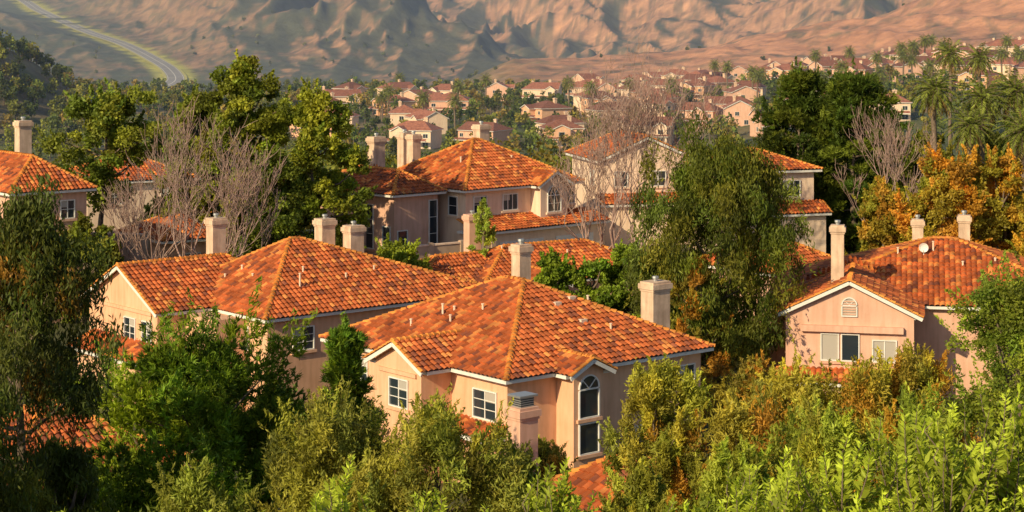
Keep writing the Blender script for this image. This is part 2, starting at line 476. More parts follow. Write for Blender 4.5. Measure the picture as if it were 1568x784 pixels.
    def done(s):
        obs = []
        for k, p in s.parts.items():
            me = bpy.data.meshes.new(s.name + '_' + k); me.from_pydata(p['V'], [], p['F']); me.materials.append(p['m'])
            if k == 'roof_tiles':
                a = me.attributes.new('col', 'FLOAT_COLOR', 'CORNER')
                lt = np.array([len(f) for f in p['F']])
                c = np.ones((lt.sum(), 4), np.float32); c[:, :3] = np.repeat(np.array(p['C']), lt, axis=0)
                a.data.foreach_set('color', c.ravel())
            ob = bpy.data.objects.new(k, me); link(ob, s.e); obs.append(ob)
        return s.e, obs

def far_tile():
    m, nt, b, o = new_mat('clay_tile_distant'); N = nt.nodes; L = nt.links
    oi = N.new('ShaderNodeObjectInfo'); tc = N.new('ShaderNodeTexCoord')
    n = N.new('ShaderNodeTexNoise'); n.inputs['Scale'].default_value = 1.6; n.inputs['Detail'].default_value = 5
    L.new(tc.outputs['Object'], n.inputs['Vector'])
    r = N.new('ShaderNodeValToRGB'); r.color_ramp.elements[0].position = .3; r.color_ramp.elements[1].position = .75
    r.color_ramp.elements[0].color = (.20, .07, .045, 1); r.color_ramp.elements[1].color = (.42, .165, .10, 1)
    L.new(n.outputs['Fac'], r.inputs['Fac'])
    h = N.new('ShaderNodeHueSaturation')
    mr = N.new('ShaderNodeMapRange'); mr.inputs['To Min'].default_value = .45; mr.inputs['To Max'].default_value = 1.15
    L.new(oi.outputs['Random'], mr.inputs['Value']); L.new(mr.outputs[0], h.inputs['Value'])
    L.new(r.outputs['Color'], h.inputs['Color']); L.new(h.outputs['Color'], b.inputs['Base Color'])
    b.inputs['Roughness'].default_value = .85
    return m
M_TILEFAR = far_tile()

HN = 'stucco_house'
# ---- A : centre house
A = House(HN, -.29, 92.2, 40, M_PEACH, seed=3)
a0, a1, b0, b1 = A.block(0, 14.5, 0, 16, -3, 5.8, 3.42, 'y', 7.2, 7.2)
g = A.block(-1.8, 3.2, 4.4, 9.3, -3, 5.78, 1.22, 'x', 0, .2)
A.win('x', g[0] - .004, 6.75, 3.7, 1.5, 1.35, 2, 3)
A.box('stucco_band', M_PEACH, g[0] - .12, g[0] + .05, g[2] + .35, g[3] - .35, 5.32, 5.52)
A.win('x', a0, 2.2, 3.55, 1.75, 1.35, 2, 3)
A.win('x', a0, 12.8, 3.9, 1.2, 1.2, 2, 3)
g2 = A.block(3.2, 6.2, -1.15, 2.5, -3, 5.77, .74, 'y', 0, .2)
A.win('y', g2[2] - .004, 4.7, 3.55, 1.25, 1.35, 1, 1, arch=True)
A.win('y', g2[2] - .004, 4.7, 1.75, 1.25, 1.45, 1, 1)
A.win('y', b0, 12.7, 3.75, 1.5, 1.2, 2, 3)
A.win('y', b0, 9.5, .6, 1.9, 1.6, 2, 2)
A.shed('x', .6, 4.2, a0, 1.4, 2.9, 3.35)
A.chimney(.5, 104.2, 5, 11.0, 1.05, .95)
A.chimney(7.95, 105, -2, 8.85, 1.7, 1.3)
for (x, y, h) in ((3.5, 9.5, .6), (3.0, 8.2, .45), (4.4, 7.2, .35), (2.2, 10.6, .4), (9.2, 2.4, .35), (10.2, 5.3, .5), (3.9, 9.0, .3)):
    z = 5.8 + .475 * min(x, y, 14.5 - x, 16 - y)
    A.pipe(x, y, z, h, .06)
for (x, y) in ((7.6, 4.9), (8.9, 5.2), (8.0, 3.3)):
    z = 5.8 + .475 * y + .1
    A.box('tile_vents', M_CREAM, x - .22, x + .22, y - .15, y + .16, z - .15, z + .10)
A.done()

# ---- B : left house
B = House(HN, -14.4, 110.4, 40, M_PEACH, seed=5)
a0, a1, b0, b1 = B.block(0, 18, 0, 13, -3, 5.8, 3.65, 'x', 6.0, 11.3)
g = B.block(-3.7, 6, 6.1, 15.7, -3, 5.78, 2.42, 'x', 0, 2)
B.win('x', g[0] - .004, 7.8, 3.7, 1.1, 1.35, 2, 2)
B.win('x', g[0] - .004, 9.9, 3.7, 1.3, 1.35, 2, 3)
B.box('stucco_band', M_PEACH, g[0] - .12, g[0] + .05, g[2] + .6, g[3] - .6, 5.5, 5.7)
B.win('x', a0, 3.2, 3.7, 1.3, 1.3, 2, 3)
B.win('y', b0, 3, 3.7, 1.4, 1.3, 2, 3)
B.box('walls', M_PEACH, -1.6, .55, 2.8, 6.3, -3, 5.6)
B.shed('x', 6.3, 14.5, g[0] - .004, 1.8, 2.95, 3.75, -3)
B.chimney(-19.1, 122.3, 5, 10.5, 1.3, 1.1)
B.chimney(-12.4, 125.5, 3, 10.1, 1.35, 1.2)
B.chimney(-10.5, 125.5, 3, 9.65, 1.4, 1.2)
for (x, y, h) in ((3.0, 7.3, .5), (2.2, 8.0, .4), (2.7, 5.6, .35), (3.9, 2.2, .9), (7.5, 2.5, .4), (10, 3, .3), (5.0, 3.5, .35)):
    z = 5.8 + .56 * min(y, 13 - y, x)
    B.pipe(x, y, z, h, .06)
B.done()

# ---- D : right house
D = House(HN, 15.8, 113, -12, M_PINK, seed=9)
a = D.block(-1, 20, 4.6, 18, -3, 5.82, 3.35, 'x', 10.2, 9.5)
g = D.block(0, 8.5, 0, 8, -3, 5.8, 2.05, 'y', 0, .5)
D.win('y', g[2] - .004, 3.1, 3.1, .95, 1.5, 1, 1, blind=True)
D.win('y', g[2] - .004, 4.3, 3.1, .95, 1.5, 1, 1)
D.win('y', g[2] - .004, 6.3, 3.1, 1.3, 1.2, 2, 1, blind=True)
D.box('walls', M_PINK, g[0] + .9, g[1] - .6, g[2] - .32, g[2] + .1, 4.78, 5.15)
D.win('x', g[0], 2.4, 3.4, 1.0, 1.2, 1, 2)
D.win('y', g[2] - .006, 4.25, 5.75, .8, .55, 1, 1, arch=True, blind=True, trim=False)
for i in range(6):
    D.fbox('attic_louvre', M_PINK, 'y', g[2] - .006, 3.87, 4.63, 5.8 + i * .15, 5.86 + i * .15, .017, .07)
D.shed('x', 4.5, 10, -.5, 1.3, 3.0, 3.7, -3)
D.shed('y', 0, 8.4, g[2] - .004, 1.2, 1.9, 2.5, -3)
D.chimney(19.7, 114.6, 5, 10.9, 1.0, .9)
D.chimney(27.2, 127, 4, 9.9, .95, .9)
D.chimney(29.6, 124, 4, 10.5, .95, .9)
for (x, y, h) in ((7, 9.5, .5), (9.2, 9.9, .7), (11, 8.4, .4), (13, 9, .3)):
    D.pipe(x, y, 5.82 + .49 * (y - 4.6), h, .06)
x, y = 8.6, 9.6; z = 8.25 + .55; V = [(x, y - .2, z)]; n = 14
for rr, dp in ((.17, -.03), (.30, -.1)):
    for k in range(n):
        t = k * 6.2832 / n
        V.append((x + rr * math.cos(t), y + dp - .2, z + rr * math.sin(t)))
F = [(0, 1 + k, 1 + (k + 1) % n) for k in range(n)] + [(1 + k, 1 + n + k, 1 + n + (k + 1) % n, 1 + (k + 1) % n) for k in range(n)]
D.add('satellite_dish', M_WHITE, V, F); D.beam('satellite_dish', M_WHITE, (x, y - .2, z), (x, y - .1, z - .9), .05, .05); D.beam('satellite_dish', M_WHITE, (x, y - .25, z - .35), (x, y - .7, z - .1), .03, .03)
D.done()

# ---- E : roof behind the centre house
E = House(HN, -2.0, 131, 32, M_PINK, seed=12)
E.block(0, 16, 0, 9, -3, 4.7, 2.1, 'x', 4.5, 4.5)
E.block(-4.5, 3.5, 1.2, 8.2, -3, 4.68, 1.75, 'x', 3.4, 1)
g = E.block(2.0, 6.4, -1.6, 4, -3, 4.66, 1.1, 'y', 0, .3)
E.chimney(-2.9, 138.5, 2, 9.0, 1.3, 1.1, mat=M_PINK)
E.pipe(4, 4, 6.4, .5, .06); E.pipe(9, 3, 6.0, .4, .06)
E.done()

# ---- C : large house at the back
C = House(HN, -3.7, 148.7, 42, M_CREAM, seed=15)
a0, a1, b0, b1 = C.block(0, 13, 0, 12, 0, 9.75, 3.45, 'x', 6, 6.4)
C.win('y', b0, 2.0, 7.9, 1.3, 1.2, 2, 2)
C.win('y', b0, 5.2, 7.9, 1.5, 1.2, 3, 1)
g = C.block(7.0, 11.0, -1.0, 4, 0, 9.73, 1.15, 'y', 0, .3)
C.win('y', g[2] - .004, 9.0, 7.6, 1.4, 1.25, 2, 2, arch=True)
C.win('y', b0, 11.8, 8.0, .9, 1.1, 2, 2)
C.shed('y', -.4, 14, b0, 2.6, 6.6, 7.45, 0)
C.fbox('garage_door', M_WHITE, 'y', b0 - 2.2, 2.2, 6.8, 2.0, 5.7, .004, .05)
for i in range(4):
    C.fbox('garage_door', M_WHITE, 'y', b0 - 2.2, 2.3, 6.7, 2.9 + i * .7, 3.45 + i * .7, .052, .075)
C.fbox('garage_door', M_WHITE, 'y', b0 - 2.2, 8.2, 12.4, 2.0, 5.7, .004, .05)
C.win('x', a0, 2.0, 7.7, 1.0, 1.4, 1, 2)
C.chimney(-2.6, 160, 8, 14.3, 1.4, 1.2); C.chimney(-8.2, 158, 8, 13.6, 1.1, 1.1); C.chimney(-9.1, 160, 8, 13.6, 1.1, 1.1)
C.pipe(3, 4, 11.5, .5, .07); C.pipe(8, 3.4, 11.5, .4, .07)
C.done()
C1 = House(HN, -9.2, 146.4, 42, M_PINK, seed=16)
w = C1.block(0, 5.4, 0, 11, 0, 9.6, 1.6, 'y', 2.7, 2.7)
C1.win('y', w[2], 4.4, 5.0, .75, 3.9, 1, 3)
C1.win('x', w[0], 1.4, 5.4, .9, 1.6, 1, 2)
C1.win('x', w[0], 3.6, 5.2, 1.0, 3.4, 1, 3)
C1.win('y', w[2], 1.3, 5.4, .9, 1.3, 1, 2)
C1.block(-2.0, 3, 3.5, 8.5, 0, 9.58, 1.3, 'x', 0, .2)
C1.chimney(-11.0, 153.5, 8, 13.7, 1.5, 1.2)
C1.done()

C3 = House(HN, 7.2, 160, 14, M_CREAM, seed=17)
a = C3.block(0, 9, 0, 10, 0, 11.2, 2.0, 'y', 0, 2)
C3.win('y', a[2] - .004, 2.2, 9, 1.1, 1.2, 2, 2); C3.win('y', a[2] - .004, 5.5, 9, 1.3, 1.2, 2, 2)
C3.win('x', a[0], 3, 9, 1.1, 1.2, 2, 2)
C3.shed('y', 0, 9, a[2] - .004, 1.6, 7.6, 8.3, 0)
C3.done()
H = House(HN, 17.5, 150, 20, M_CREAM, seed=18)
a = H.block(0, 8, 0, 9, 0, 11.1, 1.5, 'x', 4, 4)
H.win('y', a[2], 2, 9, 1.2, 1.2, 2, 2); H.win('y', a[2], 5.4, 9, 1.6, 1.2, 3, 1); H.win('y', a[2], 6, 5.2, 1.4, 1.9, 2, 1)
H.shed('y', 0, 8.3, a[2], 1.5, 7.7, 8.5, 0)
H.done()
G = House(HN, 18, 130.5, 40, M_PINK, seed=19)
G.block(0, 8, 0, 8, 0, 5.7, 2.0, 'x', 3.6, 3.6); G.done()
# left houses
Lh = House(HN, -34.5, 130, 40, M_PINK, seed=21)
a = Lh.block(0, 6.6, 0, 14, 0, 11.3, 2.2, 'y', 3.3, 3.3)
Lh.win('y', a[2], 2.2, 9.3, 1.0, 1.2, 2, 2); Lh.win('y', a[2], 4.6, 9.3, 1.0, 1.2, 2, 2)
Lh.chimney(-36.9, 143, 9, 15.6, 1.3, 1.1); Lh.done()
Mh = House(HN, -25.8, 140, 36, M_PEACH, seed=22)
a = Mh.block(0, 8.5, 0, 8, 0, 6.8, 1.9, 'x', 3.8, 3.8)
Mh.win('y', a[2], 2.6, 4.5, 1.3, 1.2, 2, 2); Mh.win('y', a[2], 5.8, 4.5, 1.3, 1.2, 2, 2); Mh.done()
M2 = House(HN, -38, 168, 30, M_CREAM, seed=23)
a = M2.block(0, 11, 0, 10, 0, 8.6, 2.0, 'x', 5, 5)
M2.win('y', a[2], 3, 6.6, 1.3, 1.2, 2, 2); M2.win('y', a[2], 8, 6.6, 1.3, 1.2, 2, 2); M2.done()
# foreground roofs, mostly under trees
Fh = House(HN, 3.6, 70.6, 40, M_PEACH, seed=25)
Fh.block(0, 11, 0, 10, -4, 2.6, 2.9, 'x', 5, 5)
Fh.chimney(.45, 80.0, 1, 7.1, 1.3, 1.1, metal=True, mat=M_PINK); Fh.done()
Nh = House(HN, -21.0, 76, 40, M_PEACH, seed=26)
Nh.block(0, 10, 0, 10, -4, 4.1, 2.6, 'y', 5, 5); Nh.done()

def wall(name, p, q, zb, zt):
    h = House(name, p[0], p[1], math.degrees(math.atan2(q[1] - p[1], q[0] - p[0])))
    L = math.hypot(q[0] - p[0], q[1] - p[1])
    h.box('panels', M_FENCE, 0, L, -.1, .1, zb, zt - .12); h.box('coping', M_CREAM, -.03, L + .03, -.16, .16, zt - .12, zt)
    n = int(L / 2.4)
    for i in range(n + 1):
        x = L * i / n; h.box('posts', M_FENCE, x - .2, x + .2, -.2, .2, zb, zt + .1)
    h.done()
wall('garden_wall', (-8.5, 141), (-1.5, 146), 1, 6.3)
wall('garden_wall', (-37, 142), (-27, 140), 1, 7.4)

# ------------------------------------------------------------------ vegetation
GAIN = np.array([1.9, 1.72, 1.0])
def unit(a):
    return a / np.maximum(np.linalg.norm(a, axis=1, keepdims=True), 1e-9)

def leaf_quads(c, a, L, W, rng):
    n = len(c); a = unit(a)
    b = unit(np.cross(a, rng.normal(size=(n, 3))))
    L = np.asarray(L).reshape(-1, 1) * rng.uniform(.7, 1.25, (n, 1)); W = np.asarray(W).reshape(-1, 1) * rng.uniform(.7, 1.2, (n, 1))
    V = np.stack([c - a * L / 2, c + b * W / 2 - a * L * .08, c + a * L / 2, c - b * W / 2 - a * L * .08], 1).reshape(-1, 3)
    return V, np.arange(4 * n).reshape(n, 4)

def tube(P, R, n=6):
    P = np.asarray(P, float); m = len(P)
    T = np.gradient(P, axis=0); T = unit(T)
    ref = np.array([0.3, .9, .1]); s = unit(np.cross(T, ref)); t = np.cross(T, s)
    ang = np.arange(n) * 2 * np.pi / n
    V = P[:, None] + (s[:, None] * np.cos(ang)[None, :, None] + t[:, None] * np.sin(ang)[None, :, None]) * np.asarray(R)[:, None, None]
    V = V.reshape(-1, 3)
    F = [(i * n + k, i * n + (k + 1) % n, (i + 1) * n + (k + 1) % n, (i + 1) * n + k) for i in range(m - 1) for k in range(n)]
    return V, np.array(F)

class Acc:
    def __init__(s): s.V = []; s.F = []; s.M = []; s.C = []; s.n = 0
    def add(s, V, F, m, C):
        s.V.append(V); s.F.append(F + s.n); s.M.append(np.full(len(F), m)); s.n += len(V)
        C = np.asarray(C, float)
        s.C.append(np.broadcast_to(C, (len(V), 3)) if C.ndim == 1 else C)
    def obj(s, name, mats=None, loc=(0, 0, 0)):
        me = mesh_quads(name, np.concatenate(s.V), np.concatenate(s.F), mats or [M_BARK, M_LEAF], np.concatenate(s.M), np.concatenate(s.C))
        ob = bpy.data.objects.new(name, me); ob.location = loc; return link(ob)

def prof(kind, t):
    if kind == 'cone': return (1 - t) ** .75 * .95 + .12
    if kind == 'column': return np.minimum(1, .55 + .9 * t) * (1 - sst(.72, 1.0, t) * .72)
    if kind == 'dome': return np.where(t < .5, 1, np.sqrt(np.maximum(0, 1 - ((t - .5) / .56) ** 2)))
    return np.sin(np.pi * np.clip(.14 + .78 * t, 0, 1)) ** .65

def tree(name, x, y, top, R, zb, kind='broad', shape='round', col=(.08, .12, .03), tip=None, tipf=.2, n=50, m=380, leaf=.2, seed=0, clump=.3, z0=None, tops=None, flat=.75, tr=.28, sprays=None):
    rng = np.random.RandomState(seed)
    if z0 is None: z0 = hz(x, y) - .2
    A = Acc(); h = top - zb
    rc = R * clump * rng.uniform(.65, 1.3, n)
    t = rng.rand(n) ** .85
    th = rng.rand(n) * 2 * np.pi
    lob = .66 + .62 * vn(np.cos(th) * 1.3 + 5 + seed, np.sin(th) * 1.3 + t * 3 + 5, seed)
    rad = R * prof(shape, t) * lob * np.sqrt(rng.uniform(.08, 1, n)) - rc * .4
    rad = np.maximum(rad, 0)
    cx = np.stack([rad * np.cos(th), rad * np.sin(th), zb + rc * .6 + t * np.maximum(h - rc * 1.3, .1)], 1)
    cx[0] = (0, 0, top - rc[0] * .9)
    if tops:
        for i, (dx, dy, z, r) in enumerate(tops):
            cx[i] = (dx, dy, z - r); rc[i] = r
    pts = []
    mid = zb + h * .72
    for k in range(7):
        f = k / 6.; pts.append((.35 * R * .2 * math.sin(f * 4 + seed), .3 * R * .2 * math.cos(f * 3 + seed) - .06 * R, z0 + (mid - z0) * f))
    pts = np.array(pts)
    A.add(*tube(pts, np.linspace(tr, tr * .25, 7), 7), 0, (1, 1, 1))
    order = rng.permutation(n)[:min(n, 26)]
    for i in order:
        q = cx[i]; f = np.clip((q[2] - rad[i] * .6 - z0) / (mid - z0), .15, .95)
        p = np.array([np.interp(f * 6, range(7), pts[:, j]) for j in range(3)])
        midp = (p + q) / 2 + rng.normal(size=3) * .06 * R + np.array([0, 0, -.08 * R])
        A.add(*tube([p, midp, q], [tr * .36, tr * .22, tr * .08], 4), 0, (1, 1, 1))
    col = np.array(col) * GAIN; tip = np.array(tip) * GAIN if tip is not None else col * 1.5
    Pn = []; An = []; Cn = []; Ls = []; Ws = []
    asp = {'droop': .26, 'fine': .27, 'pine': .2}.get(kind, .6); LL = leaf * (1.1 if kind == 'broad' else 1.5)
    ccs = []
    for i in range(n):
        mm = max(30, int(m * (rc[i] / (R * clump)) ** 1.7))
        cc = col * (.56 + .85 * rng.rand()) * np.array([rng.uniform(.88, 1.14), 1, rng.uniform(.8, 1.2)])
        if rng.rand() < tipf: cc = cc * .35 + tip * .65 * rng.uniform(.7, 1.1)
        ccs.append(cc)
        if kind == 'pine':
            nt_ = max(8, mm // 9)
            d = unit(rng.normal(size=(nt_, 3))); rr = rng.rand(nt_, 1) ** .4
            tc = cx[i] + d * rr * rc[i] * np.array([1.15, 1.15, .62])
            ax = unit(d * np.array([1, 1, .3]) + np.array([0, 0, .9]) + unit(cx[i:i + 1] * np.array([[1, 1, 0]]) + 1e-3) * .5)
            c = np.repeat(tc, 9, 0); a = unit(np.repeat(ax, 9, 0) + .75 * rng.normal(size=(nt_ * 9, 3)) * .7)
            c = c + a * leaf * .8
            Pn.append(c); An.append(a); Ls.append(np.full(len(c), leaf * 1.9)); Ws.append(np.full(len(c), leaf * .36))
            Cn.append(cc * np.repeat(rng.uniform(.55, 1.6, (nt_, 1)), 9, 0) * rng.uniform(.85, 1.15, (nt_ * 9, 1)))
        else:
            d = unit(rng.normal(size=(mm, 3))); rr = rng.rand(mm, 1) ** .42
            k = 7; sub = unit(rng.normal(size=(k, 3))) * .62
            si = rng.randint(0, k, mm); off = d * rr * .55 + sub[si]
            sz = np.array([1, 1, 1.35 if kind == 'droop' else flat])
            c = cx[i] + off * rc[i] * sz
            if kind == 'droop': a = rng.normal(size=(mm, 3)) * .45 + np.array([0, 0, -1.0])
            elif kind == 'fine': a = rng.normal(size=(mm, 3)) * .6 + d * .5 + np.array([0, 0, .55])
            else: a = rng.normal(size=(mm, 3))
            Pn.append(c); An.append(a); Ls.append(np.full(mm, LL)); Ws.append(np.full(mm, LL * asp))
            sc_ = rng.uniform(.7, 1.35, (k, 1))[si]
            Cn.append(cc * sc_ * rng.uniform(.75, 1.3, (mm, 1)))
    # loose sprays that break up the outline; upswept branch tips on pines
    ns = sprays if sprays is not None else (150 if kind == 'fine' else 60)
    for j in range(ns):
        i = rng.randint(n)
        o = unit((cx[i] - np.array([0, 0, zb + h * .4]))[None])[0]
        if kind == 'droop': d = unit((o * np.array([.8, .8, 0]) + np.array([0, 0, -1.0]) + rng.normal(size=3) * .3)[None])[0]; ln = R * rng.uniform(.2, .42)
        elif kind == 'pine': d = unit((o * np.array([.9, .9, .3]) + np.array([0, 0, .9]) + rng.normal(size=3) * .3)[None])[0]; ln = R * rng.uniform(.14, .26)
        else: d = unit((o * .9 + np.array([0, 0, .8]) + rng.normal(size=3) * .45)[None])[0]; ln = R * rng.uniform(.18, .42)
        k = 46; f = rng.rand(k, 1)
        b0_ = cx[i] + o * rc[i] * .45
        sagz = .25 if kind != 'pine' else -.2
        c = b0_ + d * f * ln * 1.3 + rng.normal(size=(k, 3)) * (.085 * (1.15 - f)) * (R / 2.6) + np.array([0, 0, -1]) * f ** 2 * ln * sagz
        a = d + rng.normal(size=(k, 3)) * .7
        LLs = LL if kind != 'pine' else leaf * 1.8
        Pn.append(c); An.append(a); Ls.append(np.full(k, LLs)); Ws.append(np.full(k, LLs * asp))
        Cn.append(ccs[i] * rng.uniform(.9, 1.5) * rng.uniform(.8, 1.25, (k, 1)))
    c = np.concatenate(Pn); V, F = leaf_quads(c, np.concatenate(An), np.concatenate(Ls), np.concatenate(Ws), rng)
    A.add(V, F, 1, np.repeat(np.concatenate(Cn), 4, 0))
    return A.obj(name, loc=(x, y, 0))

DG = (.050, .080, .022); MG = (.085, .118, .026); OL = (.145, .145, .04); OR = (.30, .14, .03)
# foreground left
tree('eucalyptus_tree', -15.3, 60, 17.8, 3.3, 3, 'droop', 'column', (.046, .062, .020), (.22, .11, .03), .12, 115, 420, .17, 1, .23, sprays=110, tops=[(.6, 0, 18.3, .8), (1.8, 0, 16.6, .8), (-1.2, 0, 17.0, .8), (2.4, 0, 14.0, .8)])
tree('eucalyptus_tree', -16.0, 52, 14.8, 3.0, 5, 'droop', 'column', (.046, .066, .020), (.12, .13, .03), .2, 100, 420, .16, 2, .25)
tree('eucalyptus_tree', -13.3, 56, 11.0, 2.0, 3, 'droop', 'round', (.050, .072, .020), (.12, .13, .03), .2, 70, 380, .16, 8, .28)
tree('pine_tree', -11.9, 70, 11.6, 5.1, -1.0, 'pine', 'dome', (.058, .105, .014), (.15, .20, .022), .38, 200, 430, .19, 3, .165, sprays=300, tops=[(2.1, -.5, 12.7, .8), (-1.2, 0, 11.7, .9), (3.7, -.3, 12.1, .7), (.4, 0, 12.2, .8), (-3.2, 0, 10.6, .9), (2.9, -.6, 11.4, .9), (1.2, -.4, 11.4, 1.0), (3.4, -1, 10.4, 1.0), (-2, -1, 10, 1.0)])
tree('pine_tree', -6.5, 74, 11.5, 2.0, 1, 'pine', 'cone', (.055, .10, .016), (.13, .18, .025), .3, 70, 340, .18, 4, .27, sprays=90)
tree('willow_tree', -5.4, 58, 11.5, 3.1, 2.5, 'fine', 'dome', (.13, .145, .04), (.20, .20, .045), .35, 130, 500, .13, 5, .21, flat=1.25, sprays=240)
tree('willow_tree', -2.3, 57, 11.6, 3.0, 2.5, 'fine', 'dome', (.14, .155, .04), (.21, .21, .045), .35, 130, 500, .13, 6, .21, flat=1.25, sprays=240)
tree('willow_tree', -8.2, 50, 11.4, 2.4, 4, 'fine', 'round', (.11, .135, .03), (.16, .18, .04), .3, 80, 460, .12, 7, .25, flat=1.2)
# foreground right
for i, (x, y, top, R, c, tp, tf) in enumerate([
    (5.2, 66, 11.3, 2.0, (.17, .18, .04), OR, .10), (7.6, 64, 10.4, 2.7, (.165, .165, .04), OR, .18),
    (9.9, 66, 11.2, 2.5, (.175, .18, .04), OR, .14), (12.1, 66, 11.3, 2.7, (.19, .185, .038), OR, .22),
    (14.2, 67, 11.8, 2.5, (.185, .175, .035), OR, .28), (8.9, 54, 12.1, 2.6, (.16, .185, .035), OR, .10),
    (11.4, 54, 12.5, 2.6, (.15, .185, .035), OR, .10), (6.4, 52, 11.7, 1.8, (.15, .185, .035), OR, .06),
    (-.1, 60, 10.0, 1.5, (.155, .18, .04), OR, .06), (1.3, 84.5, 4.3, 2.0, (.16, .165, .04), OR, .08), (4.0, 60, 9.2, 1.6, (.16, .185, .04), OR, .08)]):
    tree('pepper_tree', x, y, top, R, top - (10.5 if y < 80 else 4.5), 'fine', 'dome', c, tp, tf, 100, 460, .13, 20 + i, .23, tr=.16, flat=1.3, sprays=210)
tree('oak_tree', 16.0, 60, 15.4, 2.9, 5, 'broad', 'round', (.085, .125, .022), (.17, .205, .035), .35, 110, 500, .11, 31, .24, sprays=140)
tree('oak_tree', 16.8, 54, 14.4, 2.5, 5, 'broad', 'round', (.08, .12, .022), (.15, .19, .035), .35, 80, 500, .11, 32, .26)
# middle
tree('eucalyptus_tree', 12.7, 116, 15.8, 5.6, 2.2, 'droop', 'round', (.058, .078, .018), (.145, .145, .03), .3, 190, 430, .22, 41, .185, sprays=110, tops=[(-1.5, 0, 17.2, 1.3), (0.2, 0, 16.6, 1.3), (2.2, 0, 15.6, 1.2), (3.9, 0, 13.6, 1.1), (-3.8, 0, 15.6, 1.1), (-4.4, 0, 13.0, 1.1), (4.8, 0, 11.2, .9), (0, -1, 4, 1.6), (-1.5, -1, 5.5, 1.5), (1.6, -1, 5.2, 1.5)])
tree('shrub_tree', 11.0, 112, 9.0, 1.9, 0, 'fine', 'round', (.14, .12, .03), OR, .4, 36, 320, .2, 42, .34)
for i, (x, y, top, R) in enumerate([(2.6, 121.5, 8.2, 1.9), (5.2, 122, 8.0, 2.3), (7.8, 123, 8.5, 2.2), (9.8, 121, 7.6, 2.0)]):
    tree('hedge_shrub', x, y, top, R, 1, 'broad', 'dome', (.075, .125, .02), (.15, .21, .03), .35, 60, 350, .2, 50 + i, .27)
tree('round_shrub', -8.0, 131, 7.9, 2.5, 2.5, 'broad', 'dome', (.12, .165, .025), (.18, .22, .035), .3, 60, 350, .2, 57, .27)
tree('shrub_tree', -2.0, 137, 10, 1.0, 5, 'fine', 'round', (.15, .20, .05), None, .2, 25, 120, .2, 58, .34)
# left group
tree('eucalyptus_tree', -32.4, 150, 17.6, 4.2, 8, 'broad', 'round', MG, (.16, .18, .035), .3, 60, 350, .28, 61, .25, tops=[(-2.2, 0, 17.4, 1.2), (1.0, 0, 17.8, 1.3), (3, 0, 18.4, 1.3), (-3.6, 0, 14.6, 1.0), (4, 0, 15.5, 1.1)])
tree('eucalyptus_tree', -24.2, 145, 17.6, 3.0, 6, 'broad', 'round', (.09, .115, .028), OL, .3, 65, 350, .26, 62, .28)
tree('eucalyptus_tree', -19.9, 141, 20.5, 3.5, 5, 'broad', 'column', (.09, .12, .024), (.18, .19, .03), .34, 120, 380, .26, 63, .24, tops=[(.2, 0, 20.8, 1.1), (-1.6, 0, 20.0, 1.0), (1.8, 0, 19.4, 1.0), (2.8, 0, 17.6, 1.0), (-2.6, 0, 18.2, 1.0)])
tree('eucalyptus_tree', -14.4, 139, 18.0, 3.8, 4, 'broad', 'round', (.10, .135, .025), (.19, .205, .03), .34, 120, 380, .26, 64, .23, tops=[(0, 0, 18.5, 1.1), (1.8, 0, 17.6, 1.0), (-1.7, 0, 17.4, 1.0), (3.2, 0, 13.5, 1.0)])
tree('eucalyptus_tree', -17.2, 136, 14, 3.0, 3.5, 'broad', 'round', (.075, .105, .022), None, .2, 60, 320, .25, 65, .3)
tree('shrub_tree', -30, 133, 9.5, 3.0, 2, 'broad', 'round', (.09, .115, .025), OL, .3, 55, 320, .25, 66, .3)
tree('shrub_tree', -34, 120, 9, 3.4, 1, 'broad', 'round', (.07, .095, .022), OL, .2, 55, 320, .25, 67, .3)
tree('shrub_tree', -26.5, 152, 10, 3.4, 3, 'broad', 'dome', (.085, .105, .025), OL, .2, 55, 320, .25, 68, .3)
# right group
tree('pine_tree', 24.4, 160, 18.8, 4.0, 4, 'pine', 'round', (.038, .064, .015), (.09, .11, .02), .35, 120, 440, .27, 71, .24, tops=[(-.5, 0, 19.0, 1.2), (1.2, 0, 18.6, 1.2), (-2.6, 0, 16, 1.2)])
tree('pine_tree', 28.6, 158, 18.8, 4.4, 3, 'pine', 'round', (.040, .068, .015), (.09, .115, .02), .35, 140, 440, .27, 72, .24, tops=[(0, 0, 19.0, 1.2), (2.2, 0, 17.6, 1.2), (3.4, 0, 15.4, 1.2)])
for i, (x, y, top, R, c) in enumerate([(30.6, 136, 13.6, 3.8, (.24, .14, .03)), (35.4, 137, 13.4, 3.6, (.25, .155, .03)), (27.6, 141, 10.8, 2.8, (.18, .135, .03)), (36.4, 128, 11.8, 3.0, (.22, .145, .03)), (39, 134, 13.2, 3.2, (.14, .15, .03)), (33, 142, 12.4, 3, (.15, .155, .03))]):
    tree('autumn_tree', x, y, top, R, 2.5, 'broad', 'dome', c, (.14, .165, .03), .42, 95, 350, .24, 80 + i, .24, sprays=120)
for i, (x, y, top, R) in enumerate([(34, 158, 14.0, 3.2), (39.5, 157, 14.0, 3.4), (43, 160, 15, 3.4), (30.5, 168, 13, 3)]):
    tree('shrub_tree', x, y, top, R, 4, 'broad', 'dome', (.085, .11, .025), OL, .3, 60, 320, .26, 180 + i, .28)
tree('shrub_tree', 30.5, 112, 7.8, 2.8, 0, 'broad', 'round', (.09, .13, .025), OL, .3, 55, 350, .2, 90, .3)
tree('shrub_tree', 13.0, 103, 4.4, 2.6, -1, 'fine', 'round', OL, OR, .2, 50, 350, .2, 91, .3)
tree('shrub_tree', -9.0, 98, 3.8, 2.6, -1, 'broad', 'round', MG, None, .3, 50, 350, .2, 92, .3)
tree('shrub_tree', -24, 100, 5.5, 2.8, -1, 'broad', 'round', DG, MG, .3, 50, 330, .2, 93, .3)
